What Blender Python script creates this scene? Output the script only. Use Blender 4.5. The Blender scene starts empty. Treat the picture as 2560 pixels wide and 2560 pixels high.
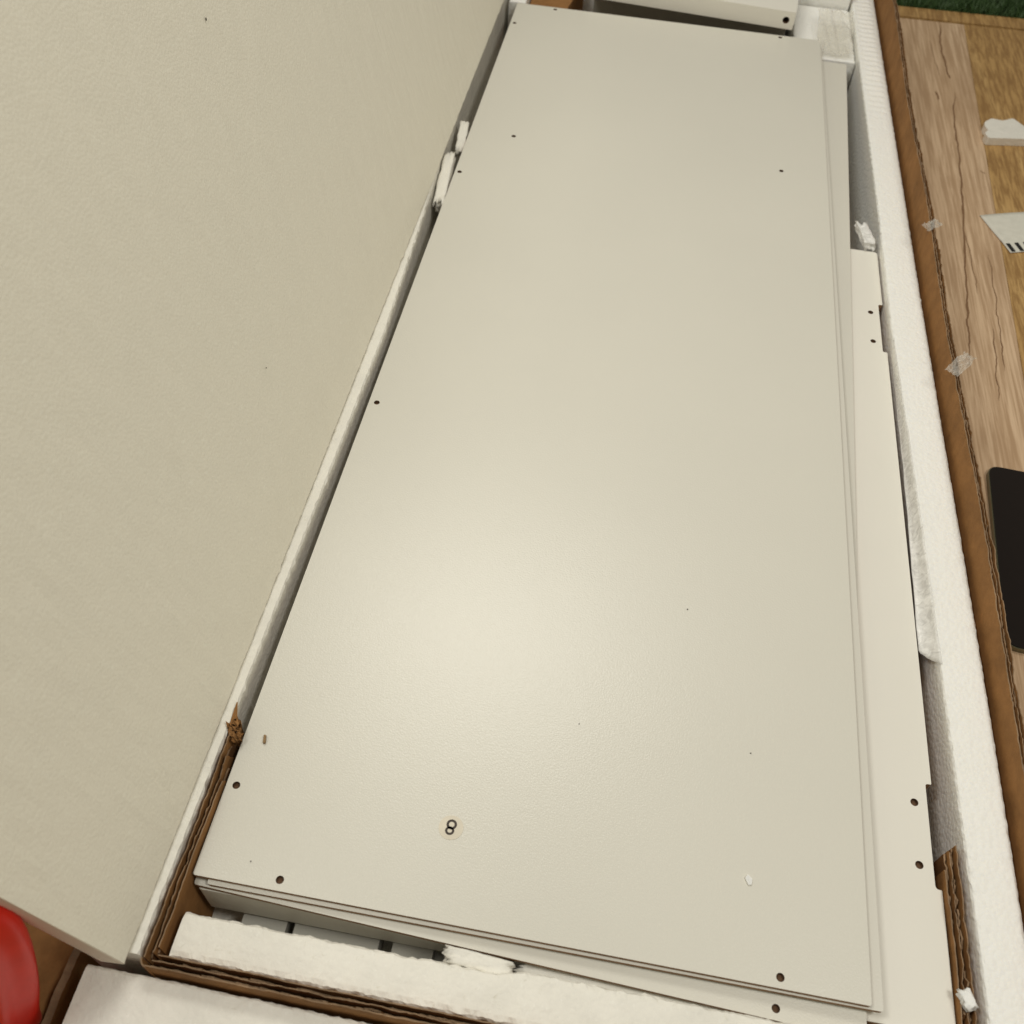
import bpy, bmesh, math, random
from mathutils import Vector, Matrix, noise

random.seed(7)
S = bpy.context.scene
COL = S.collection

# ------------------------------------------------------------------ camera
# world: floor z = 0, the top furniture panel's upper face at z = Z0
Z0 = 0.13
cam_d = bpy.data.cameras.new('camera')
cam = bpy.data.objects.new('camera', cam_d)
COL.objects.link(cam)
RIGHT = Vector((0.98450732, 0.16985472, 0.04352836))
DOWN = Vector((0.15999436, -0.76863303, -0.61935859))
FWD = Vector((-0.07174364, 0.61672736, -0.78390064))
m = Matrix.Identity(4)
for i in range(3):
    m[i][0], m[i][1], m[i][2] = RIGHT[i], -DOWN[i], -FWD[i]
m.translation = Vector((0.24279, -0.19905, 0.74511 + Z0))
cam.matrix_world = m
cam_d.sensor_width = 36.0
cam_d.lens = 34.22
cam_d.clip_start = 0.01
cam_d.clip_end = 60
cam_d.dof.use_dof = True
cam_d.dof.focus_distance = 0.90
cam_d.dof.aperture_fstop = 9.0
S.camera = cam
S.cycles.max_bounces = 6
S.cycles.diffuse_bounces = 4
S.cycles.glossy_bounces = 3
S.cycles.transparent_max_bounces = 6
S.cycles.caustics_reflective = False
S.cycles.caustics_refractive = False

# ------------------------------------------------------------------ world and lamps
W = bpy.data.worlds.new('World')
S.world = W
W.use_nodes = True
bg = W.node_tree.nodes['Background']
bg.inputs[0].default_value = (1.0, 0.92, 0.75, 1)
bg.inputs[1].default_value = 0.18


def lamp(name, loc, target, size, energy, color):
    d = bpy.data.lights.new(name, 'AREA')
    d.shape = 'ELLIPSE'
    d.size, d.size_y = size
    d.energy = energy
    d.color = color
    o = bpy.data.objects.new(name, d)
    COL.objects.link(o)
    o.location = loc
    o.rotation_euler = (Vector(target) - Vector(loc)).to_track_quat('-Z', 'Y').to_euler()
    return o


WARM = (1.0, 0.88, 0.64)
lamp('ceiling_lamp', (0.0, 1.40, 2.0 + Z0), (0.1, 0.6, Z0), (1.05, 0.55), 12.8, (1.0, 0.975, 0.90))
lamp('room_lamp', (-0.72, 0.05, 2.0 + Z0), (0.6, 0.15, Z0), (0.6, 0.6), 13.0, (1.0, 0.985, 0.93))
lamp('side_fill', (1.30, -0.10, 2.2 + Z0), (0.2, 0.2, Z0), (0.6, 0.6), 17.5, (1.0, 0.975, 0.90))  # added fill from the right, lifts the upright foam sheet

S.view_settings.view_transform = 'Standard'
S.view_settings.look = 'None'
S.view_settings.gamma = 1.0
S.view_settings.exposure = 0.0


# ------------------------------------------------------------------ materials
def mat(name):
    M = bpy.data.materials.new(name)
    M.use_nodes = True
    nt = M.node_tree
    return M, nt, nt.nodes['Principled BSDF']


def nd(nt, typ, **kw):
    n = nt.nodes.new(typ)
    for k, v in kw.items():
        if k in n.inputs:
            n.inputs[k].default_value = v
        else:
            setattr(n, k, v)
    return n


def coords(nt, scale=(1, 1, 1), rot=(0, 0, 0)):
    tc = nd(nt, 'ShaderNodeTexCoord')
    mp = nd(nt, 'ShaderNodeMapping')
    mp.inputs['Scale'].default_value = scale
    mp.inputs['Rotation'].default_value = rot
    nt.links.new(tc.outputs['Object'], mp.inputs[0])
    return mp.outputs[0]


def ramp(nt, fac, stops):
    r = nd(nt, 'ShaderNodeValToRGB')
    e = r.color_ramp.elements
    while len(e) < len(stops):
        e.new(0.5)
    for el, (p, c) in zip(e, stops):
        el.position = p
        el.color = (*c, 1)
    nt.links.new(fac, r.inputs[0])
    return r.outputs[0]


def bump(nt, height, strength, dist, prev=None):
    b = nd(nt, 'ShaderNodeBump')
    b.inputs['Strength'].default_value = strength
    b.inputs['Distance'].default_value = dist
    nt.links.new(height, b.inputs['Height'])
    if prev:
        nt.links.new(prev, b.inputs['Normal'])
    return b.outputs[0]


def lacquer(name, base, rough, peel=1.0, coat=0.0):
    M, nt, p = mat(name)
    v = coords(nt)
    n1 = nd(nt, 'ShaderNodeTexNoise', Scale=640.0, Detail=2.0, Roughness=0.5, Distortion=0.5)
    nt.links.new(v, n1.inputs['Vector'])
    n2 = nd(nt, 'ShaderNodeTexNoise', Scale=5.0, Detail=3.0)
    nt.links.new(v, n2.inputs['Vector'])
    c = ramp(nt, n2.outputs[0], [(0.3, tuple(x * 0.975 for x in base)), (0.7, base)])
    nt.links.new(c, p.inputs['Base Color'])
    p.inputs['Roughness'].default_value = rough
    p.inputs['Specular IOR Level'].default_value = 0.5
    nt.links.new(bump(nt, n1.outputs[0], 0.115 * peel, 0.0016), p.inputs['Normal'])
    return M


def eps(name, base, bead=230.0, strength=0.35, rough_noise=0.0, dirt=0.0, sss=0.0):
    M, nt, p = mat(name)
    v = coords(nt)
    vo = nd(nt, 'ShaderNodeTexVoronoi', Scale=bead)
    vo.feature = 'F1'
    nt.links.new(v, vo.inputs['Vector'])
    inv = nd(nt, 'ShaderNodeMath', operation='SUBTRACT')
    inv.inputs[0].default_value = 1.0
    nt.links.new(vo.outputs['Distance'], inv.inputs[1])
    n = nd(nt, 'ShaderNodeTexNoise', Scale=26.0, Detail=5.0, Roughness=0.65)
    nt.links.new(v, n.inputs['Vector'])
    c = ramp(nt, n.outputs[0], [(0.25, tuple(x * (0.98 - 0.12 * dirt) for x in base)), (0.62, base)])
    fl = nd(nt, 'ShaderNodeTexNoise', Scale=340.0, Detail=2.0)
    nt.links.new(coords(nt, (1, 0.6, 0.6)), fl.inputs['Vector'])
    kf = ramp(nt, fl.outputs[0], [(0.60, (0, 0, 0)), (0.76, (0.4, 0.4, 0.4))])
    mf = nd(nt, 'ShaderNodeMix', data_type='RGBA')
    nt.links.new(kf, mf.inputs[0])
    nt.links.new(c, mf.inputs[6])
    mf.inputs[7].default_value = (min(0.96, base[0] * 1.10), min(0.955, base[1] * 1.11), min(0.93, base[2] * 1.13), 1)
    c = mf.outputs[2]
    if dirt:
        n3 = nd(nt, 'ShaderNodeTexNoise', Scale=60.0, Detail=6.0, Roughness=0.7, Distortion=1.5)
        nt.links.new(v, n3.inputs['Vector'])
        k = ramp(nt, n3.outputs[0], [(0.62, (0, 0, 0)), (0.78, (1, 1, 1))])
        mx = nd(nt, 'ShaderNodeMix', data_type='RGBA')
        nt.links.new(k, mx.inputs[0])
        nt.links.new(c, mx.inputs[6])
        mx.inputs[7].default_value = (base[0] * 0.72, base[1] * 0.70, base[2] * 0.62, 1)
        c = mx.outputs[2]
    nt.links.new(c, p.inputs['Base Color'])
    p.inputs['Roughness'].default_value = 0.62
    p.inputs['Specular IOR Level'].default_value = 0.35
    p.inputs['Subsurface Weight'].default_value = sss
    p.inputs['Subsurface Radius'].default_value = (1.0, 0.95, 0.85)
    p.inputs['Subsurface Scale'].default_value = 0.012
    h = bump(nt, inv.outputs[0], strength, 0.0016)
    if rough_noise:
        n2 = nd(nt, 'ShaderNodeTexNoise', Scale=110.0, Detail=5.0, Roughness=0.6, Distortion=0.5)
        nt.links.new(v, n2.inputs['Vector'])
        h = bump(nt, n2.outputs[0], rough_noise, 0.004, h)
    nt.links.new(h, p.inputs['Normal'])
    return M


def kraft(name, base, var=0.75):
    M, nt, p = mat(name)
    v = coords(nt)
    n = nd(nt, 'ShaderNodeTexNoise', Scale=35.0, Detail=8.0, Roughness=0.7)
    nt.links.new(v, n.inputs['Vector'])
    c = ramp(nt, n.outputs[0], [(0.3, tuple(x * var for x in base)), (0.7, base)])
    nt.links.new(c, p.inputs['Base Color'])
    p.inputs['Roughness'].default_value = 0.85
    p.inputs['Specular IOR Level'].default_value = 0.2
    n2 = nd(nt, 'ShaderNodeTexNoise', Scale=500.0, Detail=3.0)
    nt.links.new(v, n2.inputs['Vector'])
    nt.links.new(bump(nt, n2.outputs[0], 0.25, 0.001), p.inputs['Normal'])
    return M


def plain(name, base, rough=0.5, spec=0.5, metal=0.0):
    M, nt, p = mat(name)
    v = coords(nt)
    n = nd(nt, 'ShaderNodeTexNoise', Scale=90.0, Detail=4.0)
    nt.links.new(v, n.inputs['Vector'])
    c = ramp(nt, n.outputs[0], [(0.3, tuple(x * 0.9 for x in base)), (0.7, base)])
    nt.links.new(c, p.inputs['Base Color'])
    p.inputs['Roughness'].default_value = rough
    p.inputs['Specular IOR Level'].default_value = spec
    p.inputs['Metallic'].default_value = metal
    return M


def film(name, base, alpha, rough=0.3, bmp=0.5):
    M, nt, p = mat(name)
    v = coords(nt)
    n = nd(nt, 'ShaderNodeTexNoise', Scale=120.0, Detail=5.0, Distortion=1.0)
    nt.links.new(v, n.inputs['Vector'])
    p.inputs['Base Color'].default_value = (*base, 1)
    p.inputs['Roughness'].default_value = rough
    nt.links.new(bump(nt, n.outputs[0], bmp, 0.003), p.inputs['Normal'])
    mr = nd(nt, 'ShaderNodeMapRange')
    mr.inputs['From Min'].default_value = 0.3
    mr.inputs['From Max'].default_value = 0.7
    mr.inputs['To Min'].default_value = alpha * 0.6
    mr.inputs['To Max'].default_value = min(1, alpha * 1.4)
    nt.links.new(n.outputs[0], mr.inputs['Value'])
    nt.links.new(mr.outputs[0], p.inputs['Alpha'])
    return M


def wood(name, dark, mid, light, stretch, fig=1.0, swirl=2.0, rough=0.5):
    M, nt, p = mat(name)
    v = coords(nt, (1, stretch, 1))
    n1 = nd(nt, 'ShaderNodeTexNoise', Scale=7.0 * fig, Detail=3.0, Distortion=swirl)
    nt.links.new(v, n1.inputs['Vector'])
    wv = nd(nt, 'ShaderNodeTexNoise', Scale=170.0, Detail=5.0, Roughness=0.65, Distortion=0.3)
    nt.links.new(v, wv.inputs['Vector'])
    mul = nd(nt, 'ShaderNodeMath', operation='MULTIPLY')
    nt.links.new(n1.outputs[0], mul.inputs[0])
    mul.inputs[1].default_value = 26.0
    sn = nd(nt, 'ShaderNodeMath', operation='SINE')
    nt.links.new(mul.outputs[0], sn.inputs[0])
    c1 = ramp(nt, sn.outputs[0], [(0.0, mid), (1.0, light)])
    k = ramp(nt, wv.outputs[0], [(0.42, (1, 1, 1)), (0.60, (0, 0, 0))])
    big = nd(nt, 'ShaderNodeTexNoise', Scale=9.0, Detail=4.0, Roughness=0.6)
    nt.links.new(coords(nt, (1, 0.45, 1)), big.inputs['Vector'])
    mx = nd(nt, 'ShaderNodeMix', data_type='RGBA')
    mulk = nd(nt, 'ShaderNodeMath', operation='MULTIPLY')
    nt.links.new(k, mulk.inputs[0])
    mulk.inputs[1].default_value = 0.8
    nt.links.new(mulk.outputs[0], mx.inputs[0])
    nt.links.new(c1, mx.inputs[6])
    mx.inputs[7].default_value = (*dark, 1)
    mx2 = nd(nt, 'ShaderNodeMix', data_type='RGBA')
    kb = ramp(nt, big.outputs[0], [(0.52, (0, 0, 0)), (0.78, (0.75, 0.75, 0.75))])
    nt.links.new(kb, mx2.inputs[0])
    nt.links.new(mx.outputs[2], mx2.inputs[6])
    mx2.inputs[7].default_value = (*dark, 1)
    nt.links.new(mx2.outputs[2], p.inputs['Base Color'])
    p.inputs['Roughness'].default_value = rough
    nt.links.new(bump(nt, wv.outputs[0], 0.2, 0.0008), p.inputs['Normal'])
    return M


WHITE = (0.715, 0.690, 0.605)
M_PANEL = lacquer('panel_lacquer', WHITE, 0.285, 1.0)
M_PANEL2 = lacquer('panel_lacquer_lower', (0.715, 0.690, 0.605), 0.34, 1.0)
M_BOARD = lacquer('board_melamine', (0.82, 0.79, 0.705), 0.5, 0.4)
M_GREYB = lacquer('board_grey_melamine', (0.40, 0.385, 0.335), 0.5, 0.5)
M_RAW = kraft('fibreboard_edge', (0.37, 0.215, 0.115), 0.7)
M_RAWD = kraft('drilled_fibreboard', (0.16, 0.09, 0.05), 0.7)
M_EPS = eps('polystyrene_smooth', (0.89, 0.845, 0.71), 380.0, 0.14)
M_EPSR = eps('polystyrene_bright', (0.95, 0.94, 0.885), 240.0, 0.45, sss=0.30)
M_EPSC = eps('polystyrene_cut', (0.88, 0.85, 0.765), 210.0, 0.20, 0.30, 0.7)
M_KRAFT = kraft('kraft_liner', (0.36, 0.178, 0.063), 0.60)
M_KRAFTD = kraft('kraft_flute', (0.20, 0.095, 0.035), 0.55)
M_KRAFTE = kraft('kraft_torn_edge', (0.37, 0.245, 0.145), 0.45)
M_STICK = plain('sticker_paper', (0.74, 0.675, 0.545), 0.55)
M_INK = plain('brown_ink', (0.035, 0.020, 0.010), 0.5)
M_BLACK = plain('black_ink', (0.012, 0.011, 0.010), 0.5)
M_PAPER = plain('label_paper', (0.78, 0.76, 0.66), 0.6)
M_GLASS = plain('tablet_glass', (0.009, 0.005, 0.004), 0.14)
M_FRAME = plain('tablet_frame', (0.20, 0.19, 0.12), 0.35, 0.5, 0.7)
M_SLOT = plain('tablet_slot', (0.01, 0.01, 0.01), 0.6)
M_FILM = film('clear_film', (0.84, 0.81, 0.72), 0.34, 0.35, 0.25)
M_TAPE = film('clear_tape', (0.80, 0.77, 0.70), 0.22, 0.15)
M_WRAP = film('foam_wrap', (0.97, 0.96, 0.92), 0.80, 0.6, 0.05)
M_RED = plain('red_plastic', (0.66, 0.020, 0.009), 0.33)
M_CRUMB = plain('wood_crumb', (0.30, 0.19, 0.09), 0.8)
M_SPECK = plain('dark_speck', (0.05, 0.04, 0.03), 0.9)
M_OAKG = wood('grey_oak', (0.42, 0.265, 0.145), (0.64, 0.45, 0.28), (0.72, 0.52, 0.335), 0.035, 0.9, 1.2)
M_OAKY = wood('golden_oak', (0.27, 0.14, 0.042), (0.52, 0.315, 0.115), (0.62, 0.395, 0.155), 0.10, 0.8, 2.4)
M_CRACK = plain('oak_crack', (0.23, 0.125, 0.058), 0.8)
M_TURF = plain('turf_backing', (0.010, 0.014, 0.006), 0.95)
M_BLADE = plain('turf_blade', (0.060, 0.115, 0.035), 0.5)


# ------------------------------------------------------------------ helpers
def tag(o, label=None, cat=None, group=None, kind=None):
    for k, v in (('label', label), ('category', cat), ('group', group), ('kind', kind)):
        if v:
            o[k] = v
    return o


def empty(name, loc=(0, 0, 0)):
    o = bpy.data.objects.new(name, None)
    o.empty_display_size = 0.02
    COL.objects.link(o)
    o.location = loc
    return o


def link(name, me, mats, parent=None):
    o = bpy.data.objects.new(name, me)
    for M in mats if isinstance(mats, (list, tuple)) else [mats]:
        me.materials.append(M)
    COL.objects.link(o)
    if parent is not None:
        o.parent = parent
        o.matrix_parent_inverse = Matrix.Translation(-parent.location)
    return o


def pyobj(name, verts, faces, mats, parent=None, smooth=False, mi=None):
    me = bpy.data.meshes.new(name)
    me.from_pydata([tuple(v) for v in verts], [], faces)
    me.update()
    o = link(name, me, mats, parent)
    if mi:
        for p, k in zip(me.polygons, mi):
            p.material_index = k
    if smooth:
        me.polygons.foreach_set('use_smooth', [True] * len(me.polygons))
    bm = bmesh.new()
    bm.from_mesh(me)
    bmesh.ops.recalc_face_normals(bm, faces=bm.faces)
    bm.to_mesh(me)
    bm.free()
    return o


def N(x, y=0.0, z=0.0, s=1.0):
    return noise.noise(Vector((x * s, y * s, z * s)))


def rounded(poly, radii, seg=5):
    """round the corners of a 2D polygon"""
    out = []
    n = len(poly)
    for i in range(n):
        p = Vector(poly[i])
        r = radii[i] if isinstance(radii, (list, tuple)) else radii
        if r <= 0:
            out.append(tuple(p))
            continue
        a = (Vector(poly[i - 1]) - p).normalized()
        b = (Vector(poly[(i + 1) % n]) - p).normalized()
        p0, p1 = p + a * r, p + b * r
        for k in range(seg + 1):
            t = k / seg
            q = (1 - t) ** 2 * p0 + 2 * t * (1 - t) * p + t * t * p1
            out.append((q.x, q.y))
    return out


def slab(name, poly, holes, ztop, thick, mats, parent=None, hole_r=0.0031, zf=None, bev=0.0004, ragged=0.0):
    """flat board from a 2D outline with drilled holes; mats = [face, edge, drilled]"""
    bm = bmesh.new()
    zf = zf or (lambda x, y: 0.0)

    def ring(pts):
        vs = [bm.verts.new((x, y, 0)) for x, y in pts]
        return [bm.edges.new((vs[i], vs[(i + 1) % len(vs)])) for i in range(len(vs))]
    ed = ring(poly)
    hv = set()
    for h in holes:
        hx, hy = h[:2]
        hr = h[2] if len(h) > 2 else hole_r
        e = ring([(hx + hr * math.cos(a * math.pi / 8), hy + hr * math.sin(a * math.pi / 8)) for a in range(16)])
        for x in e:
            hv.update(x.verts)
        ed += e
    bmesh.ops.triangle_fill(bm, edges=ed, use_beauty=True, use_dissolve=False)
    top = list(bm.faces)
    for f in top:
        if f.normal.z < 0:
            f.normal_flip()
    hpos = {(round(v.co.x, 6), round(v.co.y, 6)) for v in hv}
    r = bmesh.ops.extrude_face_region(bm, geom=top)
    nv = [g for g in r['geom'] if isinstance(g, bmesh.types.BMVert)]
    # new faces are the upper skin, the old ones the underside
    for v in nv:
        v.co.z += thick
    for v in bm.verts:
        v.co.z += ztop - thick + zf(v.co.x, v.co.y)
    bmesh.ops.recalc_face_normals(bm, faces=bm.faces)
    for h in holes:
        hr = (h[2] if len(h) > 2 else hole_r) * 1.002
        zz = ztop - min(0.0034, thick * 0.8) + zf(h[0], h[1])
        bm.faces.new([bm.verts.new((h[0] + hr * math.cos(a * math.pi / 8), h[1] + hr * math.sin(a * math.pi / 8), zz)) for a in range(16)]).material_index = 3
    bm.normal_update()
    for f in bm.faces:
        if f.material_index == 3:
            f.material_index = 2
        elif abs(f.normal.z) > 0.7:
            f.material_index = 0
        else:
            ish = all((round(v.co.x, 6), round(v.co.y, 6)) in hpos for v in f.verts)
            f.material_index = 2 if ish else 1
    me = bpy.data.meshes.new(name)
    bm.to_mesh(me)
    bm.free()
    return link(name, me, mats, parent)


def loft(name, sections, mats, parent=None, smooth=False, closed=True, caps=True):
    """sections: list of loops of equal length"""
    n = len(sections[0])
    verts = [p for s in sections for p in s]
    faces = []
    for i in range(len(sections) - 1):
        for j in range(n if closed else n - 1):
            k = (j + 1) % n
            faces.append((i * n + j, i * n + k, (i + 1) * n + k, (i + 1) * n + j))
    if caps and closed:
        faces.append(tuple(range(n - 1, -1, -1)))
        faces.append(tuple((len(sections) - 1) * n + j for j in range(n)))
    return pyobj(name, verts, faces, mats, parent, smooth)


def bar_y(name, y0, y1, prof, mats, step=0.006, jit=0.0007, parent=None, seed=0.0, soft=(), freq=130.0):
    """foam bar running along y; prof(y) gives the (x, z) loop; corners crumble by jit"""
    secs = []
    k = max(2, int((y1 - y0) / step))
    for i in range(k + 1):
        y = y0 + (y1 - y0) * i / k
        loop = []
        for j, (x, z) in enumerate(prof(y)):
            dx = N(y, j * 3.1, seed, freq) * jit + N(y, j * 7.7, seed + 5, freq * 3.3) * jit * 0.5
            dz = N(y, j * 5.3, seed + 9, freq) * jit + N(y, j * 9.7, seed + 13, freq * 3.3) * jit * 0.5
            w = 0.15 if j in soft else 1.0
            loop.append((x + dx * w, y + N(j, y, seed, 50) * jit * w, z + dz * w))
        secs.append(loop)
    return loft(name, secs, mats, parent)


def chamfer(x0, x1, z0, z1, c=0.0025):
    return [(x0, z0), (x1, z0), (x1, z1 - c), (x1 - c * 0.35, z1 - c * 0.35), (x1 - c, z1), (x1 - 2.6 * c, z1), ((x0 + x1) / 2, z1), (x0 + 2.6 * c, z1), (x0 + c, z1),
            (x0 + c * 0.35, z1 - c * 0.35), (x0, z1 - c)]


def bar_x(name, x0, x1, prof, mats, step=0.006, jit=0.0007, parent=None, seed=0.0, soft=(), freq=130.0):
    secs = []
    k = max(2, int((x1 - x0) / step))
    for i in range(k + 1):
        x = x0 + (x1 - x0) * i / k
        loop = []
        for j, (y, z) in enumerate(prof(x)):
            dy = N(x, j * 3.1, seed, freq) * jit + N(x, j * 7.7, seed + 5, freq * 3.3) * jit * 0.6
            dz = N(x, j * 5.3, seed + 9, freq) * jit + N(x, j * 9.7, seed + 13, freq * 3.3) * jit * 0.6
            w = 0.15 if j in soft else 1.0
            loop.append((x + N(j, x, seed, 50) * jit * w, y + dy * w, z + dz * w))
        secs.append(loop)
    return loft(name, secs, mats, parent)


def sheet_wall(name, path, zb, zt, thick, mats, parent=None, rag=0.002, seed=0.0, step=0.003, wave=None, freq=60.0, lean=0.0, wander=0.0004):
    """thin upright sheet along a 2D path with a torn upper edge; wave=(amp, length) makes it fluted"""
    pts = [Vector(p) for p in path]
    samples = []
    acc = 0.0
    for a, b in zip(pts[:-1], pts[1:]):
        L = (b - a).length
        k = max(1, int(L / step))
        for i in range(k):
            samples.append((a.lerp(b, i / k), (b - a).normalized(), acc + L * i / k))
        acc += L
    samples.append((pts[-1], (pts[-1] - pts[-2]).normalized(), acc))
    secs = []
    for p, t, s in samples:
        nrm = Vector((-t.y, t.x))
        off = 0.0
        if wave:
            off = wave[0] * math.sin(2 * math.pi * s / wave[1])
        off += N(s, seed, 3.0, 22) * wander + N(s, seed, 5.0, 90) * wander * 0.3
        q = p + nrm * off
        top = zt(s / acc) if callable(zt) else zt
        e = rag * (N(s, seed, 0, freq) + 0.6 * N(s, seed, 7, freq * 3) + 0.4 * N(s, seed, 11, freq * 9))
        top += e
        o = nrm * (thick / 2)
        lx = lean * (top - zb)
        secs.append([(q.x - o.x, q.y - o.y, zb), (q.x + o.x, q.y + o.y, zb), (q.x + o.x + lx, q.y + o.y, top),
                     (q.x - o.x + lx, q.y - o.y, top + N(s, seed, 21, freq * 4) * rag * 0.3)])
    o = loft(name, secs, mats, parent)
    for p in o.data.polygons:
        if len(o.data.materials) > 1 and p.normal.z > 0.6:
            p.material_index = 1
    return o


def blob(name, loc, dims, mats, seed=0.0, amp=0.35, rot=(0, 0, 0), sub=3, parent=None, freq=2.2, flat=True):
    """broken chunk: a noisy, faceted lump"""
    bm = bmesh.new()
    bmesh.ops.create_cube(bm, size=2.0)
    bmesh.ops.subdivide_edges(bm, edges=bm.edges, cuts=sub, use_grid_fill=True)
    R = Matrix.Rotation(rot[2], 3, 'Z') @ Matrix.Rotation(rot[1], 3, 'Y') @ Matrix.Rotation(rot[0], 3, 'X')
    for v in bm.verts:
        q = v.co.copy()
        k = 1 - 0.09 * max(0, q.length - 1)
        d = Vector((N(q.x, q.y, q.z + seed, freq), N(q.y, q.z, q.x + seed + 4, freq), N(q.z, q.x, q.y + seed + 8, freq))) * amp
        q = q * k + d
        v.co = R @ Vector((q.x * dims[0], q.y * dims[1], q.z * dims[2])) + Vector(loc)
    for f in bm.faces:
        f.smooth = sub > 3
    me = bpy.data.meshes.new(name)
    bm.to_mesh(me)
    bm.free()
    return link(name, me, mats, parent)


def crumple(name, fn, nu, nv, mats, parent=None, smooth=True, solid=0.0002):
    verts = [fn(i / (nu - 1), j / (nv - 1)) for i in range(nu) for j in range(nv)]
    faces = [(i * nv + j, i * nv + j + 1, (i + 1) * nv + j + 1, (i + 1) * nv + j) for i in range(nu - 1) for j in range(nv - 1)]
    o = pyobj(name, verts, faces, mats, parent, smooth)
    md = o.modifiers.new('thickness', 'SOLIDIFY')
    md.thickness = solid
    return o


def Z(z):
    return z + Z0


# ------------------------------------------------------------------ floor and turf
FA = math.radians(2.2)           # the planks run a touch askew to the box


def fx(u, v):                     # floor frame: u across planks, v along them
    return (0.807 + u * math.cos(FA) + (v - 1.25) * 0.0388, v - u * math.sin(FA) * -1.0)


floor = tag(empty('floor', (0.3, 0.6, 0.0)), kind='structure')


def plank(u0, u1, v0, v1, M):
    poly = rounded([fx(u0, v0), fx(u1, v0), fx(u1, v1), fx(u0, v1)], 0.0005, 1)
    return slab('plank', poly, [], 0.0, 0.009, [M, M, M], floor)


plank(-0.1945, -0.0003, -1.1, 1.886, M_OAKG)
plank(0.0003, 0.1945, -1.1, 1.886, M_OAKY)
plank(0.1950, 0.3900, -1.1, 1.886, M_OAKG)
for k in range(5):
    plank(-0.1950 * (k + 2), -0.1950 * (k + 1) - 0.0005, -1.1, 1.886, (M_OAKY, M_OAKG)[k % 2])
strip = slab('edge_strip', [(-0.35, 1.8765), (0.6, 1.8865), (1.4, 1.9100), (1.4, 1.9600), (0.6, 1.9290), (-0.35, 1.92)], [], 0.0006, 0.0090, [M_OAKY] * 3, floor)


def crack(pts, w, seed):
    vs, fs = [], []
    fine = []
    for a, b in zip(pts[:-1], pts[1:]):
        for i in range(14):
            t = i / 14
            fine.append((a[0] + (b[0] - a[0]) * t, a[1] + (b[1] - a[1]) * t))
    fine.append(pts[-1])
    n = len(fine)
    for i, (x, y) in enumerate(fine):
        e = min(1, i / (n * 0.12), (n - 1 - i) / (n * 0.12))
        ww = 0.8 * w * (0.12 + 0.88 * e) * (0.75 + 0.9 * abs(N(y, seed, 0, 28)))
        x += N(y, seed, 3, 30) * 0.003 + N(y, seed, 6, 130) * 0.0012
        vs += [(x - ww, y, 0.0004), (x + ww, y, 0.0004)]
    for i in range(n - 1):
        fs.append((2 * i, 2 * i + 1, 2 * i + 3, 2 * i + 2))
    pyobj('crack', vs, fs, M_CRACK, floor)


crack([(0.784, 1.870), (0.776, 1.792), (0.778, 1.670), (0.781, 1.655)], 0.0021, 1)
crack([(0.783, 1.604), (0.772, 1.521), (0.768, 1.411), (0.760, 1.287), (0.748, 1.150), (0.735, 1.008), (0.729, 0.93), (0.722, 0.86)], 0.0019, 2)
crack([(0.752, 1.17), (0.753, 1.10), (0.752, 1.02)], 0.0008, 3)
crack([(0.781, 1.12), (0.777, 1.03), (0.772, 0.93), (0.768, 0.86)], 0.0010, 4)
crack([(0.765, 0.95), (0.757, 0.86), (0.752, 0.80)], 0.0009, 5)
crack([(0.806, 1.345), (0.797, 1.352), (0.789, 1.352)], 0.0012, 6)
crack([(0.748, 1.60), (0.751, 1.585), (0.750, 1.57)], 0.0022, 7)
crack([(0.737, 0.38), (0.722, 0.30), (0.715, 0.22)], 0.0008, 8)
crack([(0.762, 1.66), (0.758, 1.74), (0.757, 1.80)], 0.0007, 9)

turf_base = pyobj('turf', [(-0.8, 1.915, -0.016), (2.6, 1.97, -0.016), (3.2, 3.6, -0.016), (-0.8, 3.6, -0.016)], [(0, 1, 2, 3)], M_TURF)
tag(turf_base, kind='structure')
vs, fs = [], []
for i in range(15000):
    x = random.uniform(0.55, 1.35)
    y = 1.938 + 0.0388 * (x - 0.69) + random.random() ** 1.5 * 0.42
    a = random.uniform(0, 6.28)
    h = random.uniform(0.016, 0.032)
    w = random.uniform(0.0007, 0.0014)
    bx, by = random.gauss(0, 0.010), random.gauss(0.002, 0.010)
    dx, dy = w * math.cos(a), w * math.sin(a)
    b = len(vs)
    z = -0.016
    vs += [(x - dx, y - dy, z), (x + dx, y + dy, z), (x + dx * 0.8 + bx * 0.4, y + dy * 0.8 + by * 0.4, z + h * 0.65),
           (x - dx * 0.8 + bx * 0.4, y - dy * 0.8 + by * 0.4, z + h * 0.65), (x + bx, y + by, z + h)]
    fs += [(b, b + 1, b + 2, b + 3), (b + 3, b + 2, b + 4)]
blades = pyobj('turf_blades', vs, fs, M_BLADE)
tag(blades, 'dark green artificial turf blades beyond the wooden floor edge', 'turf', kind='stuff')

# ------------------------------------------------------------------ outer carton
carton = tag(empty('carton', (0.27, 0.75, 0.0)), 'opened brown corrugated carton holding the foam walls and white panels', 'carton')


def interp(k, y):
    if y <= k[0][0]:
        return k[0][1]
    for (a, p), (b, q) in zip(k[:-1], k[1:]):
        if y <= b:
            return p + (q - p) * (y - a) / (b - a)
    return k[-1][1]


def fo(y):                       # outer face of the right-hand foam wall
    return interp([(-0.16, 0.6215), (0.14, 0.6195), (0.255, 0.6185), (0.45, 0.6155), (0.60, 0.6125), (0.82, 0.6090), (1.30, 0.6035), (1.64, 0.6000)], y)


rw = [(fo(y) + 0.0020, y) for y in (-0.16, 0.14, 0.255, 0.45, 0.6, 0.82, 1.0, 1.3, 1.64, 1.7)]


def rtop(o):
    return lambda s: Z(0.0165 + 0.0255 * s + 0.0030 * math.sin(s * 23 + o) * (0.3 + s))


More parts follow.
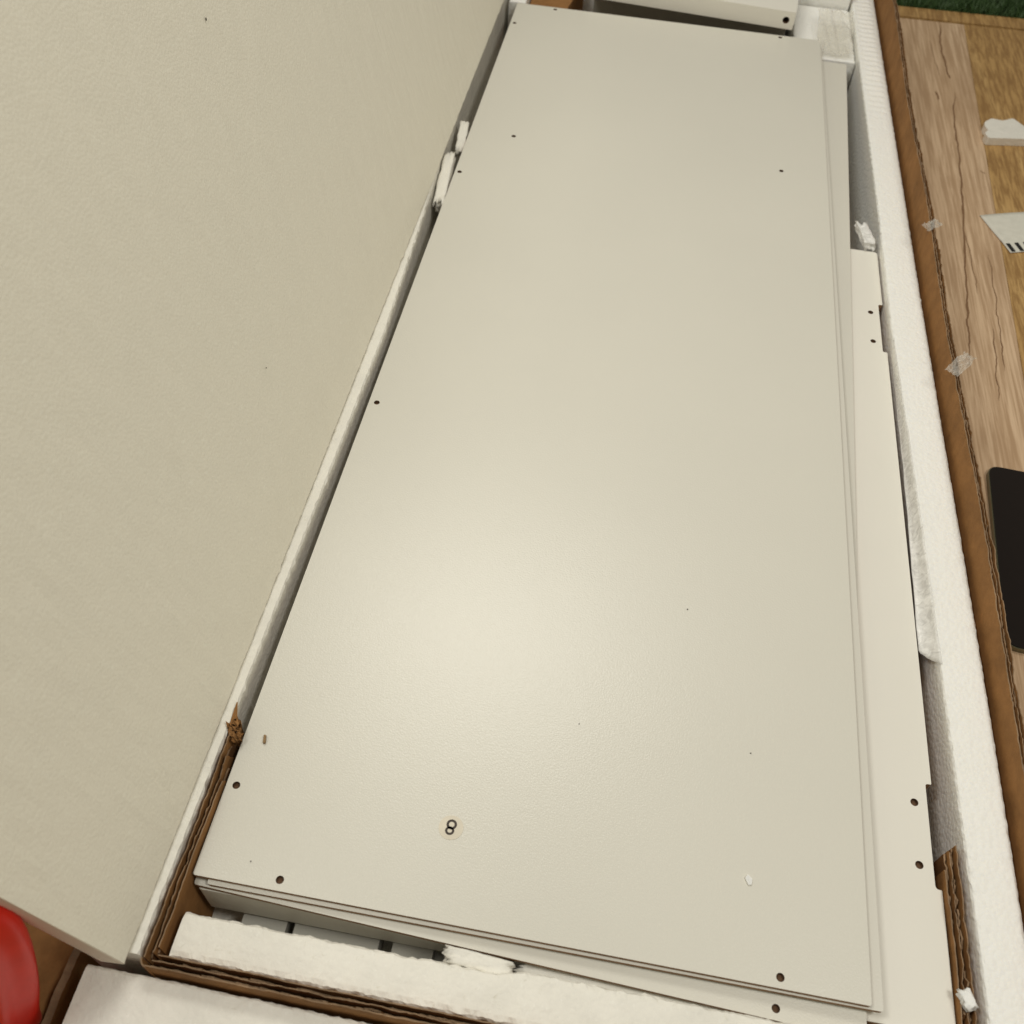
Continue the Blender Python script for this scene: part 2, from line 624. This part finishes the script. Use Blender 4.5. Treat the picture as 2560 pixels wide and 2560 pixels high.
for nm_, o_, dz_, th_, rag_, wd_, sd_, M_ in [('side_wall', 0.0, 0.0, 0.0010, 0.0016, 0.0005, 1.0, M_KRAFT), ('flute', 0.0016, -0.0040, 0.0014, 0.0045, 0.0010, 2.0, M_KRAFTD),
                                              ('middle_liner', 0.0030, -0.0010, 0.0007, 0.0030, 0.0016, 3.0, M_KRAFT), ('flute', 0.0044, -0.0045, 0.0014, 0.0045, 0.0010, 4.0, M_KRAFTD),
                                              ('outer_liner', 0.0060, -0.0005, 0.0009, 0.0024, 0.0016, 5.0, M_KRAFT)]:
    sheet_wall(nm_, [(x + o_, y) for x, y in rw], 0.004, lambda s, d=dz_, q=o_: rtop(0.2 + q * 60)(s) + d, th_, [M_, M_KRAFTE], carton, rag_, sd_, 0.0025, None, 60.0, 0.03, wd_)
sheet_wall('side_wall', [(-0.0815, -0.16), (-0.080, 0.6), (-0.078, 1.7)], 0.004, Z(-0.052), 0.0060, [M_KRAFT, M_KRAFTE], carton, 0.0015, 4.0)
sheet_wall('end_wall', [(-0.08, -0.165), (fo(-0.165), -0.165)], 0.004, Z(-0.03), 0.006, [M_KRAFT, M_KRAFTE], carton, 0.001, 5.0)
sheet_wall('end_wall', [(-0.08, 1.705), (fo(1.7), 1.705)], 0.004, Z(0.03), 0.006, [M_KRAFT, M_KRAFTE], carton, 0.001, 6.0)
slab('base', [(-0.085, -0.168), (0.62, -0.168), (0.60, 1.71), (-0.085, 1.71)], [], 0.0062, 0.005, [M_KRAFT, M_KRAFTE, M_KRAFT], carton)
# the left-hand flap, folded down outside the wall, with its crease ridges


def flapf(u, v):
    x = -0.0865 - 0.30 * u
    y = -0.60 + 1.0 * v
    z = Z(-0.060) - 0.045 * u + 0.003 * math.sin(u * 40) * math.exp(-u * 9) + 0.004 * N(x, y, 0, 9)
    if u < 0.03:
        z -= 0.006
    return (x, y, max(z, 0.004))


crumple('flap', flapf, 50, 30, [M_KRAFT], carton, True, 0.004)

# ------------------------------------------------------------------ polystyrene walls
# left wall


def lin(y):
    k = [(-0.07, -0.0095), (0.065, -0.0085), (0.43, -0.0055), (0.6, -0.0045), (0.71, -0.008), (0.81, -0.011), (1.0, -0.020), (1.7, -0.021)]
    return interp(k, y) - 0.0028


lw = bar_y('foam_barrier', -0.062, 1.66, lambda y: [(-0.060, 0.0075), (lin(y), 0.0075), (lin(y), Z(0.0095)), (lin(y) - 0.0012, Z(0.0120)),
                                                    (min(-0.0185, lin(y) - 0.002), Z(0.0126)), (-0.040, Z(0.0052)), (-0.058, Z(-0.003)), (-0.060, Z(-0.005))],
           [M_EPSC], 0.0045, 0.0011, seed=3.0, soft=(0, 1, 6, 7))
tag(lw, 'narrow white polystyrene wall along the panels\' left side, under the upright sheet', 'foam wall', 'polystyrene box walls')


# right wall, with a ribbed far end
def rin(y):
    return interp([(-0.16, 0.5850), (0.04, 0.5840), (0.27, 0.5800), (0.57, 0.5735), (0.76, 0.5685), (0.95, 0.5680), (1.60, 0.5610)], y)


def rprof(y):
    zt = Z(-0.005)
    rib = 0.0009 * math.sin(y * 2 * math.pi / 0.016) * max(0, min(1, (y - 1.22) / 0.08))
    x0, x1 = rin(y), fo(y)
    c = 0.003
    return [(x0, 0.0075), (x1, 0.0075), (x1, zt - c), (x1 - 0.001, zt - 0.001), (x1 - c, zt), (x1 - 0.012, zt + rib), (x0 + 0.012, zt + rib),
            (x0 + c, zt), (x0 + 0.001, zt - 0.001), (x0, zt - c), (x0, zt - 0.012), (x0, zt - 0.035)]


rwf = bar_y('foam_barrier', -0.155, 1.66, rprof, [M_EPSR], 0.0035, 0.0008, seed=11.0, soft=(0, 1, 5, 6, 10, 11))
tag(rwf, 'wide bright white polystyrene wall between the notched board and the brown carton side', 'foam wall', 'polystyrene box walls')

# front bar with a broken, dirty top
def bky(x):
    return -0.0258 + 0.0050 * max(0, min(1, (x - 0.235) / 0.02)) + 0.0010 * N(x, 4, 0, 45) + 0.0005 * N(x, 9, 0, 190)


fb = bar_x('foam_bar', 0.0045, 0.556,
           lambda x: [(-0.0572, 0.0075), (bky(x), 0.0075), (bky(x), Z(-0.0035)), (bky(x) - 0.0018, Z(-0.0006)),
                      (bky(x) - 0.0055, Z(0.0003)), (-0.042, Z(0.0006)), (-0.0525, Z(0.0003)), (-0.0560, Z(-0.0006)), (-0.0572, Z(-0.003))],
           [M_EPSC], 0.0025, 0.0013, seed=21.0, freq=110.0, soft=(0, 1, 4, 5, 6))
tag(fb, 'rough white polystyrene bar inside the torn cardboard, across the front of the panels', 'foam bar')

# outer front block
ff = bar_x('foam_block', -0.0515, 0.600, lambda x: chamfer(-0.158, -0.0708 - 0.010 * max(0, x), 0.0075, Z(-0.006), 0.0022), [M_EPSC], 0.003, 0.0009, seed=31.0, soft=(0, 1, 5, 6, 7, 8, 9, 10))
tag(ff, 'white polystyrene block outside the torn cardboard front, cut by the photo\'s bottom edge', 'foam block')

# far end block and packing
fe = bar_x('foam_block', -0.015, rin(1.62) - 0.004, lambda x: chamfer(1.618, 1.668, 0.0075, Z(0.022)), [M_EPSR], 0.006, 0.0008, seed=41.0, soft=(0, 1, 5, 6, 7))
tag(fe, 'white polystyrene end block behind the far drilled board', 'foam block')
fp = bar_y('foam_pad', 1.425, 1.612, lambda y: chamfer(0.462, rin(y) - 0.002, 0.0075, Z(-0.016)), [M_EPSR], 0.005, 0.0010, seed=51.0, soft=(0, 1, 5, 6, 7))
tag(fp, 'white polystyrene pad in the far right corner, behind the panel stack', 'foam pad')
fp2 = bar_y('foam_pad', 1.462, 1.612, lambda y: chamfer(-0.016, 0.0125, 0.0075, Z(-0.003)), [M_EPSR], 0.005, 0.0008, seed=53.0, soft=(0, 1, 5, 6, 7))
tag(fp2, 'small white polystyrene pad in the far left corner beside the brown cardboard', 'foam pad')
cb = slab('cardboard_pad', [(0.0155, 1.460), (0.0745, 1.460), (0.0965, 1.61), (0.0155, 1.61)], [], Z(-0.018), 0.105, [M_KRAFT, M_KRAFT, M_KRAFT])
tag(cb, 'small brown cardboard pad showing behind the panel\'s far left corner', 'cardboard')
base_foam = slab('foam_pad', [(-0.004, -0.020), (0.555, -0.020), (0.540, 1.40), (-0.004, 1.40)], [], 0.040, 0.033, [M_EPSC] * 3)
tag(base_foam, 'polystyrene base layer deep in the dark gap under the boards', 'foam base')

# big upright sheet leaning outwards on the left wall
TL = math.atan2(0.113, 0.039)
ux, uz = -math.cos(TL), math.sin(TL)
nx, nz = math.sin(TL), math.cos(TL)
TH = 0.023


def sheet_sec(y):
    loop = []
    H = 0.66
    p0 = (-0.0178, Z(0.0140))
    k = 26
    for i in range(k + 1):
        s = H * i / k
        w = 0.0012 * N(y, s, 2, 3.0)
        if i == 0:
            w -= 0.0012 + 0.0030 * max(0.0, N(y, 3, 0, 45)) + 0.0012 * N(y, 7, 0, 160)
        loop.append((p0[0] + ux * s + nx * w, p0[1] + uz * s + nz * w))
        if i == 0:
            s2 = 0.0022
            loop.append((p0[0] + ux * s2 + nx * 0.0, p0[1] + uz * s2))
    loop.append((p0[0] + ux * H - nx * TH, p0[1] + uz * H - nz * TH))
    loop.append((p0[0] + ux * 0.002 - nx * TH, p0[1] + uz * 0.002 - nz * TH))
    loop.append((p0[0] - nx * (TH - 0.002), p0[1] - nz * (TH - 0.002)))
    return loop


bs = bar_y('foam_sheet', -0.070, 1.66, sheet_sec, [M_EPS], 0.006, 0.0006, seed=61.0, freq=70)
bs.data.polygons.foreach_set('use_smooth', [False] * len(bs.data.polygons))
tag(bs, 'large upright white polystyrene sheet leaning outwards along the left of the box', 'foam sheet')

# ------------------------------------------------------------------ torn inner cardboard end cap
cap = tag(empty('torn_cardboard', (0.28, -0.065, 0.0)), 'torn brown corrugated end cap wrapped round the front of the panels', 'cardboard')


def ztl(base, fall=0.0):
    return lambda s: Z(base) - fall * max(0, s - 0.86) / 0.14


# layers: path offsets from outside to inside, running from the left flap's tip round the corner along the front to the right flap's tip
LAY = [(0.0, 0.0115, M_KRAFT, 0.0009, None, 0.0030), (0.0022, 0.0010, M_KRAFTD, 0.0014, (0, 1), 0.0060), (0.0046, 0.0085, M_KRAFT, 0.0008, None, 0.0045),
       (0.0066, -0.0010, M_KRAFTD, 0.0014, (0, 1), 0.0060), (0.0086, 0.0085, M_KRAFT, 0.0009, None, 0.0020)]
lf = empty('left_flap', (0, 0, 0))
fwp = empty('front_wall', (0, 0, 0))
rf = empty('right_flap', (0, 0, 0))
for e in (lf, fwp, rf):
    e.parent = cap
    e.matrix_parent_inverse = Matrix.Translation(-cap.location)


def sub(o, par):
    o.parent = par
    o.matrix_parent_inverse = Matrix.Identity(4)
    return o


for i, (o, zt, M, th, wv, rag) in enumerate(LAY):
    nm = 'liner' if wv is None else 'flute'
    sq = 0.92   # squeezed between wall and panel
    xo = -0.0080 + o * 0.72
    yl = 0.118 - (0.010 * i if i != 0 else -0.006) + 0.004 * (i % 2)
    pl = [(xo, yl), (xo + 0.0002, 0.06), (xo - 0.0001, 0.0), (xo, -0.053 - (0.010 - o))]
    sub(sheet_wall(nm, pl, 0.0075, lambda s, zt=zt, i=i: Z(zt + 0.001 * math.sin(s * 9 + i)) - 0.020 * max(0, 0.05 - s) / 0.05 * (i != 0), th, [M, M_KRAFTE], None, rag, 70.0 + i, 0.0022, wv, wander=0.0009), lf)
    yf = -0.0682 + o * 1.02
    pf = [(-0.0060 + o * 0.7, yf), (0.02, yf), (0.30, yf - 0.0012), (0.56, yf - 0.0022)]
    sub(sheet_wall(nm, pf, 0.0075, Z(zt + 0.001), th, [M, M_KRAFTE], None, rag, 80.0 + i, 0.0022, wv, wander=0.0009), fwp)
    xr = 0.5775 - o * 1.10
    yr = 0.134 - 0.002 * i - (0.012 if i == 4 else 0)
    pr = [(xr, -0.060), (xr, 0.03), (xr - 0.0006, yr)]
    sub(sheet_wall(nm, pr, 0.0075, lambda s, zt=zt: Z(zt * 0.5 - 0.016), th, [M, M_KRAFTE], None, rag, 90.0 + i, 0.0022, wv, wander=0.0009), rf)
# corner bend
ang = [math.pi + k * (math.pi / 2) / 8 for k in range(9)]
cpath = [(-0.0045 + 0.0052 * math.cos(a), -0.0632 + 0.0055 * math.sin(a)) for a in ang]
sub(sheet_wall('corner_fold', cpath, 0.0075, Z(0.0115), 0.0011, [M_KRAFT, M_KRAFTE], None, 0.0010, 99.0, 0.001), fwp)
# curled scrap at the left flap's tip
sub(blob('torn_curl', (-0.0055, 0.1115, Z(0.009)), (0.0040, 0.0066, 0.0032), [M_KRAFT], 5.0, 1.0, (0.3, 0.2, 0.5), 7, None, 5.0), lf)
tipv = [(-0.0100, 0.134, Z(0.016)), (-0.0098, 0.110, Z(0.012)), (-0.0050, 0.114, Z(0.008)), (-0.0110, 0.134, Z(0.0155)), (-0.0108, 0.110, Z(0.0115)), (-0.0060, 0.114, Z(0.0072))]
sub(pyobj('torn_point', tipv, [(0, 1, 2), (3, 5, 4), (0, 3, 4, 1), (1, 4, 5, 2), (2, 5, 3, 0)], M_KRAFT), lf)


# ------------------------------------------------------------------ furniture boards
# lower grey boards in the front gap
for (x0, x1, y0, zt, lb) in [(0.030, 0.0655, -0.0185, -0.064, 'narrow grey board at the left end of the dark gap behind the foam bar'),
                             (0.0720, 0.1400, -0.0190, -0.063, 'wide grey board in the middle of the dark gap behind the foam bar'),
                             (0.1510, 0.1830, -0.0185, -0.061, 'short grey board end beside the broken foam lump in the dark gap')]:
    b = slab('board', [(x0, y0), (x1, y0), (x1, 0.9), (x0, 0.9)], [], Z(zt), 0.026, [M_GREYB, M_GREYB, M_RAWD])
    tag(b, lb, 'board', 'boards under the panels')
tb = slab('board', rounded([(0.0035, -0.0050), (0.196, -0.0050), (0.205, 1.40), (0.010, 1.40)], 0.001, 2), [], Z(-0.0156), 0.0434, [M_BOARD, M_BOARD, M_RAWD])
tag(tb, 'thick white board whose front edge shows under the third panel at front left', 'board', 'boards under the panels')

# notched board
NX = 0.5658
npoly = [(0.200, -0.0055), (NX, -0.0055), (NX, 0.0992), (NX - 0.0050, 0.0992), (NX - 0.0050, 0.1868), (NX, 0.1868),
         (NX, 0.7275), (NX - 0.0052, 0.7275), (NX - 0.0052, 0.8150), (NX, 0.8150), (NX, 0.9225), (0.200, 0.9225)]
nrad = [0.001, 0.001, 0.0008, 0.0034, 0.0022, 0.001, 0.001, 0.0025, 0.0025, 0.001, 0.005, 0.001]
nb = slab('notched_board', rounded(npoly, nrad, 5), [(0.5503, 0.1685, 0.0033), (0.5498, 0.1163, 0.0033), (0.5503, 0.798, 0.0033), (0.5503, 0.7445, 0.0033)],
          Z(-0.0182), 0.0420, [M_BOARD, M_RAW, M_RAWD])
tag(nb, 'cream white board with two edge notches and drilled holes, beside the right foam wall', 'board')


def quad(c, poly):
    """map unit-panel points (u, v) to the quad c = BL, BR, TR, TL"""
    out = []
    for u, v in poly:
        a = Vector(c[0]).lerp(Vector(c[1]), u)
        b = Vector(c[3]).lerp(Vector(c[2]), u)
        p = a.lerp(b, v)
        out.append((p.x, p.y))
    return out


PW, PL = 0.5, 1.454


def outline(c):
    return rounded(c, 0.0022, 4)


c1 = [(0, 0), (0.5, 0), (0.5, PL), (0, PL)]
c2 = [(0.0112, -0.0034), (0.5098, -0.0010), (0.5035, 1.4505), (0.0046, 1.4470)]
c3 = [(0.0003, -0.0040), (0.4998, -0.0205), (0.5450, 1.4125), (0.0455, 1.4290)]
p3 = slab('panel', outline(c3), quad(c3, [(0.128, 0.0055), (0.871, 0.0055), (0.016, 0.05)]), Z(-0.0094), 0.0042, [M_PANEL2, M_RAW, M_RAWD],
          zf=lambda x, y: -0.0040 * max(0, x) / 0.5)
tag(p3, 'third thin white panel from the top, turned slightly so its front right corner sticks out', 'panel', 'thin drilled panels in the stack')
p2 = slab('panel', outline(c2), [], Z(-0.0047), 0.0042, [M_PANEL2, M_RAW, M_RAWD], zf=lambda x, y: -0.0003 * max(0, x) / 0.5)
tag(p2, 'second thin white panel from the top, peeking out just under the top panel', 'panel', 'thin drilled panels in the stack')
HOLES = [(0.008, 0.072), (0.0645, 0.008), (0.4355, 0.0075), (0.0085, 0.504), (0.0065, 0.947), (0.0625, 1.051), (0.437, 1.054), (0.007, 1.383), (0.0645, 1.447), (0.4355, 1.447)]
p1 = slab('panel', outline(c1), HOLES, Z(0.0), 0.0042, [M_PANEL, M_RAW, M_RAWD])
tag(p1, 'big glossy white top panel with small drilled holes and a round number 8 sticker', 'panel', 'thin drilled panels in the stack')

# sticker with an upside-down 8
SC = Vector((0.1813, 0.0702))
bm = bmesh.new()
bmesh.ops.create_circle(bm, cap_ends=True, segments=48, radius=0.0096)
bmesh.ops.extrude_face_region(bm, geom=list(bm.faces))
for v in list(bm.verts)[:]:
    pass
me = bpy.data.meshes.new('sticker')
bm.to_mesh(me)
bm.free()
vs, fs = [], []
for k in range(48):
    a = 2 * math.pi * k / 48
    for z in (Z(0.00008), Z(0.00030)):
        vs.append((SC.x + 0.0096 * math.cos(a), SC.y + 0.0096 * math.sin(a), z))
fs = [tuple(range(1, 96, 2)), tuple(range(94, -1, -2))] + [(2 * k, (2 * k + 2) % 96, (2 * k + 3) % 96, 2 * k + 1) for k in range(48)]
stick = pyobj('sticker', vs, fs, M_STICK, p1)
stick['label'] = 'round cream sticker printed with a dark brown number 8'
vs, fs = [], []
for (cx, cy, rx, ry, w) in [(0.18135, 0.07265, 0.0041, 0.0040, 0.0019), (0.18075, 0.06760, 0.0036, 0.0034, 0.0018)]:
    b = len(vs)
    for k in range(40):
        a = 2 * math.pi * k / 40
        ca, sa = math.cos(a), math.sin(a)
        vs += [(cx + rx * ca, cy + ry * sa, Z(0.00038)), (cx + (rx - w) * ca, cy + (ry - w) * sa, Z(0.00038))]
    fs += [(b + 2 * k, b + (2 * k + 2) % 80, b + (2 * k + 3) % 80, b + 2 * k + 1) for k in range(40)]
dg = pyobj('digit', vs, fs, M_INK, stick)

# far boards
fa = Vector((-0.30, 0.0255)).normalized()
fn = Vector((-fa.y, fa.x)) * -1.0       # away from the camera
fn = Vector((0.0255, 0.30)).normalized()


def fpt(s, d):
    q = Vector((0.4530, 1.4640)) + fa * s + fn * d
    return (q.x, q.y)


db = pyobj('drilled_board', *(lambda: ([], []))(), M_BOARD) if False else None
# upright front face with a real hole: build in (s, z) and push back
bm = bmesh.new()


def fring(pts):
    v_ = [bm.verts.new((a, 0, b)) for a, b in pts]
    return [bm.edges.new((v_[i], v_[(i + 1) % len(v_)])) for i in range(len(v_))]


fe_ = fring(rounded([(0, 0.0062), (0.34, 0.0062), (0.34, 0.0340), (0, 0.0340)], 0.0008, 2))
fh = fring([(0.0135 + 0.0055 * math.cos(k * math.pi / 10), 0.0200 + 0.0055 * math.sin(k * math.pi / 10)) for k in range(20)])
hset = {(round(v.co.x, 5), round(v.co.z, 5)) for e in fh for v in e.verts}
bmesh.ops.triangle_fill(bm, edges=fe_ + fh, use_beauty=True)
front = list(bm.faces)
r = bmesh.ops.extrude_face_region(bm, geom=front)
for g in r['geom']:
    if isinstance(g, bmesh.types.BMVert):
        g.co.y += 0.142
bmesh.ops.recalc_face_normals(bm, faces=bm.faces)
for f_ in bm.faces:
    if all((round(v.co.x, 5), round(v.co.z, 5)) in hset for v in f_.verts):
        f_.material_index = 1
for v in bm.verts:
    q = fpt(v.co.x, v.co.y)
    v.co = (q[0], q[1], Z(v.co.z))
me = bpy.data.meshes.new('drilled_board')
bm.to_mesh(me)
bm.free()
db = link('drilled_board', me, [M_BOARD, M_RAWD])
tag(db, 'white board with one round hole in its end face, lying across the far end', 'board')
ub = slab('board', [fpt(0.009, 0.030), fpt(0.335, 0.030), fpt(0.335, 0.140), fpt(0.009, 0.140)], [], Z(0.0060), 0.128, [M_BOARD, M_GREYB, M_RAWD])  # edge coloured grey to paint in the shade below the overhanging board
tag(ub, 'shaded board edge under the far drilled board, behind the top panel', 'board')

# ------------------------------------------------------------------ foam fragments
for loc, dims, rot, sd, lb in [
    ((-0.0085, 1.036, Z(-0.006)), (0.0062, 0.030, 0.007), (0.15, 0.1, 0.10), 3.0, 'broken white foam lump in the left gap, nearer the far corner'),
    ((-0.0090, 0.925, Z(-0.003)), (0.0072, 0.052, 0.008), (0.08, -0.1, 0.06), 7.0, 'long broken white foam lump in the left gap beside a drilled hole'),
    ((0.2205, -0.0195, Z(-0.011)), (0.0245, 0.0058, 0.0075), (0.1, 0.05, -0.04), 12.0, 'broken white foam lump wedged between the third panel and the foam bar'),
]:
    f_ = blob('foam_fragment', loc, dims, [M_EPSC], sd, 0.30, rot, 5, None, 2.6)
    tag(f_, lb, 'foam fragment', 'broken foam lumps')
sf = blob('foam_sliver', (0.400, -0.0175, Z(-0.0265)), (0.150, 0.0085, 0.0045), [M_EPSC], 19.0, 0.12, (0.0, 0, -0.02), 9, None, 3.0)
tag(sf, 'long white foam sliver in the narrow gap between the foam bar and the third panel', 'foam fragment', 'broken foam lumps')

# chip on the wooden floor
cp = [(0.816, 1.488), (0.829, 1.503), (0.848, 1.500), (0.867, 1.513), (0.886, 1.484), (0.912, 1.470), (0.905, 1.446), (0.877, 1.448), (0.815, 1.436), (0.812, 1.452), (0.819, 1.463), (0.814, 1.474)]
fc = slab('foam_chip', rounded(cp, 0.003, 3), [], 0.0135, 0.013, [M_EPSC] * 3, zf=lambda x, y: 0.0012 * N(x, y, 0, 90))
tag(fc, 'broken white foam chip lying on the golden wooden plank', 'foam chip')

# ------------------------------------------------------------------ plastic film, wrap, tape


def wrapf(u, v):
    y = 0.318 + 0.42 * u
    lo = 0.5668 + 0.0035 * min(1, u * 2.0)
    hi = rin(y) + 0.0016 - 0.0012 * u
    x = lo + (hi - lo) * v + 0.0006 * N(y, v, 0, 30)
    z = Z(-0.0190) + 0.0148 * v - 0.0035 * math.sin(math.pi * v) + 0.0010 * N(y, v * 0.02, 0, 45)
    return (x, y - 0.020 * v * max(0, 1 - u * 6) + 0.003 * N(v, u, 2, 6), z)


wr = crumple('foam_wrap', wrapf, 90, 10, [M_WRAP], None, True, 0.0003)
tag(wr, 'thin crinkled white foam wrap in the gap between notched board and foam wall', 'wrap')


cr = blob('crumpled_wrap', (0.5490, 0.9450, Z(-0.010)), (0.0085, 0.0200, 0.005), [M_WRAP], 27.0, 0.5, (0.2, 0.1, 0.35), 6, None, 1.6)
tag(cr, 'crumpled scrap of white plastic just beyond the notched board\'s far end', 'plastic scrap')


def filmf(u, v):
    x = 0.498 + 0.058 * u
    y = 1.432 + 0.120 * v
    z = Z(-0.0085) + 0.010 * abs(N(x, y * 0.25, 0, 55)) + 0.014 * v * v + 0.0015 * N(x, y, 4, 110)
    return (x + 0.004 * N(u, v, 1, 4), y + 0.008 * N(u, v, 6, 5), z)


fl = crumple('plastic_film', filmf, 46, 40, [M_FILM], None, True, 0.0002)
tag(fl, 'crumpled clear plastic film over the far right corner of the panels', 'plastic film')

for nm, lb, (cx, cy, cz), (L, Wd), rz, sd in [
    ('tape_scrap', 'small clear tape scrap on the torn carton edge, nearer the barcode label', (0.6165, 0.920, Z(0.0345)), (0.026, 0.016), 0.75, 1.0),
    ('tape_scrap', 'larger crinkled clear tape scrap on the torn carton edge above the tablet', (0.6250, 0.668, Z(0.0300)), (0.042, 0.019), 0.95, 2.0)]:
    def tf(u, v, cx=cx, cy=cy, cz=cz, L=L, Wd=Wd, rz=rz, sd=sd):
        a, b = (u - 0.5) * L, (v - 0.5) * Wd * (0.85 + 0.25 * N(u, sd, 0, 4))
        return (cx + a * math.cos(rz) - b * math.sin(rz), cy + a * math.sin(rz) + b * math.cos(rz), cz + 0.004 * N(u, v, sd, 7) + 0.002 * N(u, v, sd + 3, 16))
    t = crumple(nm, tf, 24, 14, [M_TAPE], None, False, 0.00015)
    tag(t, lb, 'tape', 'clear tape scraps')

# ------------------------------------------------------------------ paper label with bars
lbdir = Vector((0.813 - 0.779, 1.132 - 1.220)).normalized()
A, B = Vector((0.779, 1.220)), Vector((0.8135, 1.1310))
acr = Vector((0.075, 0.0245)).normalized()


def paperf(u, v):
    p = A + (B - A) * v + acr * (0.17 * u)
    return (p.x, p.y, 0.0016 + 0.0012 * math.sin(u * 3.0) + 0.0010 * N(u, v, 0, 2) + 0.001 * (1 - v) * u)


lp = crumple('paper_label', paperf, 24, 14, [M_PAPER], None, True, 0.0002)
tag(lp, 'white paper label with thick black bars along its edge, lying on the floor', 'label')
for k in range(11):
    u0 = 0.003 + k * 0.0140
    vs = []
    for (du, v) in [(0, 0.775), (0.0066, 0.775), (0.0066, 0.985), (0, 0.985)]:
        p = A + (B - A) * v + acr * (u0 + du)
        zz = paperf((u0 + du) / 0.17, v)[2] + 0.00035
        vs.append((p.x, p.y, zz))
    pyobj('bar', vs, [(0, 1, 2, 3)], M_BLACK, lp)

# ------------------------------------------------------------------ tablet
tab = tag(empty('tablet', (0.79, 0.54, 0.0)), 'dark tablet lying face up on the wooden floor beside the carton', 'tablet')
ta = math.radians(-3.4)


def tp(x, y):
    return (0.7030 + x * math.cos(ta) - y * math.sin(ta), 0.4130 + x * math.sin(ta) + y * math.cos(ta))


TWd, TLn = 0.170, 0.262
slab('body', rounded([tp(0, 0), tp(TWd, 0), tp(TWd, TLn), tp(0, TLn)], 0.016, 8), [], 0.0068, 0.0064, [M_FRAME] * 3, tab)
slab('screen', rounded([tp(0.0012, 0.0012), tp(TWd - 0.0012, 0.0012), tp(TWd - 0.0012, TLn - 0.0012), tp(0.0012, TLn - 0.0012)], 0.015, 8), [], 0.0080, 0.0011, [M_GLASS] * 3, tab)
for nm, xs in (('speaker_slot', (0.024, 0.034)), ('port', (0.050, 0.059))):
    p0, p1_ = tp(xs[0], -0.0003), tp(xs[1], -0.0003)
    pyobj(nm, [(p0[0], p0[1], 0.0028), (p1_[0], p1_[1], 0.0028), (p1_[0], p1_[1], 0.0048), (p0[0], p0[1], 0.0048)], [(0, 1, 2, 3)], M_SLOT, tab)

# ------------------------------------------------------------------ red plastic bag, lower left
secs = []
lev = [(-0.0900, -0.110, -0.066), (-0.0800, -0.110, -0.040), (-0.0690, -0.110, 0.000), (-0.0630, -0.100, 0.025), (-0.0610, -0.088, 0.055), (-0.0600, -0.0790, 0.085),
       (-0.0640, -0.0750, 0.105), (-0.0720, -0.0745, 0.120), (-0.0860, -0.0750, 0.130), (-0.1000, -0.0760, 0.134)]
for li, (sx, sy, sz) in enumerate(lev):
    rx = 0.055 if li < 7 else 0.055 - 0.016 * (li - 6)
    ry = 0.032 if li < 7 else 0.032 - 0.009 * (li - 6)
    ring_ = []
    for k in range(64):
        a = 2 * math.pi * k / 64
        fold = 1 + 0.055 * math.sin(a * 7 + 0.5 * math.sin(sz * 30)) + 0.03 * N(a, sz, 4, 3)
        ring_.append((sx - rx + rx * fold * math.cos(a), sy - 0.004 + ry * fold * math.sin(a), Z(sz)))
    secs.append(ring_)
rb = loft('plastic_bag', secs, [M_RED], None, True)
md = rb.modifiers.new('smooth', 'SUBSURF')
md.levels = md.render_levels = 1
tag(rb, 'shiny red plastic bag at the lower left corner below the upright foam sheet', 'plastic bag')

# ------------------------------------------------------------------ crumbs and specks
wc = blob('wood_crumb', (0.0175, 0.1130, Z(0.0013)), (0.0010, 0.0034, 0.0010), [M_CRUMB], 2.0, 0.5, (0, 0, 0.25), 3)
tag(wc, 'tiny brown crumb on the top panel near its left edge', 'crumb')
fk = slab('foam_flake', rounded([(0.4085, 0.0735), (0.4105, 0.0765), (0.4140, 0.0735), (0.4135, 0.0690), (0.4110, 0.0685)], 0.0006, 2), [], Z(0.0016), 0.0014, [M_EPSR] * 3)
tag(fk, 'tiny white flake on the top panel near its front right corner', 'flake')
fk2 = blob('foam_crumb', (0.5720, 0.0190, Z(-0.0085)), (0.0042, 0.0062, 0.0032), [M_EPSR], 9.0, 0.6, (0, 0, 0.4), 4)
tag(fk2, 'white foam crumb stuck on the torn cardboard at the lower right', 'foam crumb')
for k, (x, y, s, lb) in enumerate([(0.039, 0.017, 0.0006, 'tiny dark speck near the top panel\'s front left corner'),
                                   (0.351, 0.308, 0.0007, 'tiny dark speck on the glossy middle of the top panel'),
                                   (0.411, 0.177, 0.0006, 'tiny dark speck near the right side of the top panel'),
                                   (0.268, 0.176, 0.0005, 'tiny dark speck on the top panel in front of the highlight')]):
    b = blob('speck', (x, y, Z(0.0005)), (s * 0.55, s * 0.75, 0.0004), [M_SPECK], k + 1.0, 0.3, (0, 0, k), 1)
    tag(b, lb, 'speck', 'specks on the top panel')
for k, (s, y, sz, lb) in enumerate([(0.3566, 0.576, 0.0012, 'dark speck high on the upright foam sheet near the photo\'s top'), (0.1241, 0.401, 0.0006, 'dark speck low on the upright foam sheet')]):
    b = blob('speck', (-0.0178 + ux * s + nx * 0.001, y, Z(0.014) + uz * s + nz * 0.001), (0.0004, sz * 0.5, sz * 0.9), [M_SPECK], k + 6.0, 0.3, (0, 0, 0.2), 1)
    tag(b, lb, 'speck', 'specks on the foam sheet')
